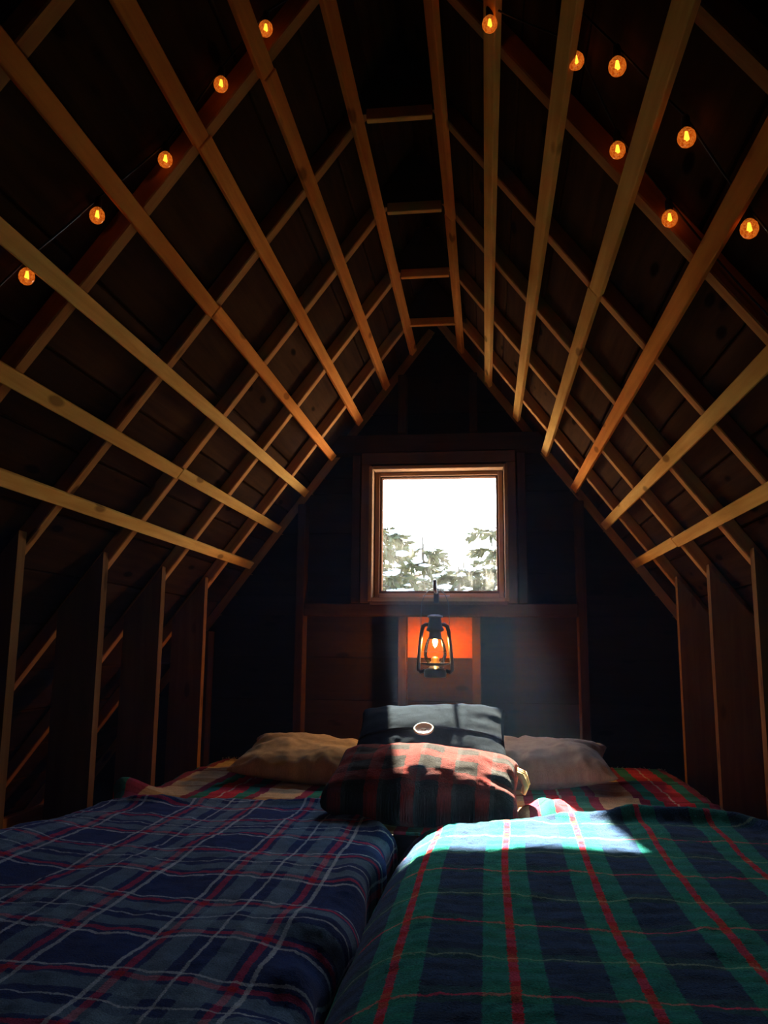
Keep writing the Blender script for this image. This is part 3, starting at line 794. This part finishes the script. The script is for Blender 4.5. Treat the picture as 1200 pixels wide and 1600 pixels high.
# hook: plate on the bottom casing and an arm reaching into the room
hk = empty('wall_hook', (LX, Y_WALL-0.018, 1.40)); tag(hk, 'dark iron hook on the window casing carrying the lantern', 'hook')
bm = bmesh.new(); boxb(bm, LX-0.012, LX+0.012, Y_WALL-0.024, Y_WALL-0.0175, 1.352, 1.420)
from_bm('back_plate', bm, M_blk, hk)
bm = bmesh.new()
tube(bm, [(LX, Y_WALL-0.02, 1.400), (LX, LY+0.05, 1.404), (LX, LY, 1.408), (LX, LY-0.020, 1.420), (LX, LY-0.026, 1.440)], [0.008, 0.008, 0.009, 0.009, 0.007], 10)
bmesh.ops.create_icosphere(bm, subdivisions=2, radius=0.009, matrix=Matrix.Translation((LX, LY-0.026, 1.444)))
from_bm('arm', bm, M_blk, hk, True)
for sx in (-1, 1):
    bm = bmesh.new(); boxb(bm, *sorted((LX+sx*0.012, LX+sx*0.062)), Y_WALL-0.022, Y_WALL-0.0175, 1.383, 1.388)
    from_bm('cross_bar', bm, M_tin, hk)

# ------------------------------------------------------------------ string lights
m, nt, out = newmat('amber_globe'); L = nt.links.new
tc = N(nt, 'ShaderNodeTexCoord'); nz = N(nt, 'ShaderNodeTexNoise', Scale=330.0, Detail=2.0); L(tc.outputs['Object'], nz.inputs['Vector'])
lw = N(nt, 'ShaderNodeLayerWeight', Blend=0.35)
cc = ramp(nt, nz.outputs[0], [(0.38, (0.55, 0.075, 0.003)), (0.62, (1.0, 0.27, 0.03))])
em = N(nt, 'ShaderNodeEmission', Strength=BULB_POWER); L(cc, em.inputs[0])
tr = N(nt, 'ShaderNodeBsdfTransparent'); tr.inputs[0].default_value = (1, 0.55, 0.2, 1)
gl = N(nt, 'ShaderNodeBsdfGlossy', Roughness=0.05)
m1 = N(nt, 'ShaderNodeMixShader', Fac=0.45); L(tr.outputs[0], m1.inputs[1]); L(em.outputs[0], m1.inputs[2])
m2 = N(nt, 'ShaderNodeMixShader', Fac=0.06); L(m1.outputs[0], m2.inputs[1]); L(gl.outputs[0], m2.inputs[2])
L(m2.outputs[0], out.inputs[0]); M_amber = m
M_fil = emit('hot_filament', (1.0, 0.48, 0.08), 6.0)
M_cord = plain('black_cord', (0.012, 0.011, 0.010), 0.6, spec=0.3)
_bm = {}
def bulb_meshes():
    bm = bmesh.new(); lathe(bm, [(0, -0.019), (0.007, -0.0178), (0.0135, -0.0135), (0.0178, -0.006), (0.0185, 0.001), (0.0165, 0.009), (0.0112, 0.0155), (0.0075, 0.019)], 20)
    bmesh.ops.scale(bm, vec=(.82, .82, .88), verts=bm.verts)
    g = bpy.data.meshes.new('globe'); bm.normal_update(); bm.to_mesh(g); bm.free(); g.materials.append(M_amber); g.shade_smooth()
    bm = bmesh.new(); tube(bm, [((0.0040-0.0004*a)*math.sin(a*6.5), (0.0040-0.0004*a)*math.cos(a*6.5), -0.003+a*0.0024) for a in np.linspace(0, 6, 60)], 0.0010, 4)
    f = bpy.data.meshes.new('filament'); bm.normal_update(); bm.to_mesh(f); bm.free(); f.materials.append(M_fil)
    bm = bmesh.new(); lathe(bm, [(0.0060, 0.0155), (0.0072, 0.017), (0.0072, 0.036), (0.005, 0.041), (0, 0.042)], 14)
    s_ = bpy.data.meshes.new('socket'); bm.normal_update(); bm.to_mesh(s_); bm.free(); s_.materials.append(M_cord); s_.shade_smooth()
    return g, f, s_
BG, BF, BS = bulb_meshes()
def string_lights(pts, label, lead):
    root = empty('string_lights', pts[0]); tag(root, label, 'string lights', 'amber string lights under the roof')
    path = []
    allp = lead[0] + [Vector(p)+Vector((0, 0, 0.040)) for p in pts] + lead[1]
    allp = [Vector(p) for p in allp]
    for a, b_ in zip(allp, allp[1:]):
        d = (b_-a).length
        for q in np.linspace(0, 1, 7)[:-1]:
            path.append(a.lerp(b_, q) + Vector((0, 0, -0.30*d*d*q*(1-q) + 0.0)))
    path.append(allp[-1])
    bm = bmesh.new(); tube(bm, path, 0.0022, 6); from_bm('cord', bm, M_cord, root, True)
    for p in pts:
        mt = Matrix.Translation(p)
        gl_ = link('bulb', BG, None, root, mt)
        link('filament', BF, None, gl_, mt).matrix_parent_inverse = Matrix.Translation(p).inverted()
        link('socket', BS, None, gl_, mt).matrix_parent_inverse = Matrix.Translation(p).inverted()
main = [(-0.663, 1.380, 1.856), (-0.552, 1.427, 2.004), (-0.439, 1.482, 2.155), (-0.321, 1.470, 2.312), (-0.229, 1.471, 2.436), (0.02, 1.47, 2.600),
        (0.2393, 1.420, 2.358), (0.394, 1.359, 2.215), (0.481, 1.466, 2.099), (0.579, 1.499, 1.969)]
string_lights(main, 'amber globe string lights arching over the ridge from left to right slope', ([(-0.90, 1.33, 1.60), (-0.78, 1.36, 1.76)], [(0.72, 1.50, 1.80), (0.86, 1.50, 1.63)]))
string_lights([(0.453, 1.280, 2.136), (0.560, 1.279, 1.993), (0.667, 1.331, 1.851)], 'amber globe string lights of three bulbs along the right slope edge', ([(0.30, 1.26, 2.36)], [(0.80, 1.36, 1.73)]))
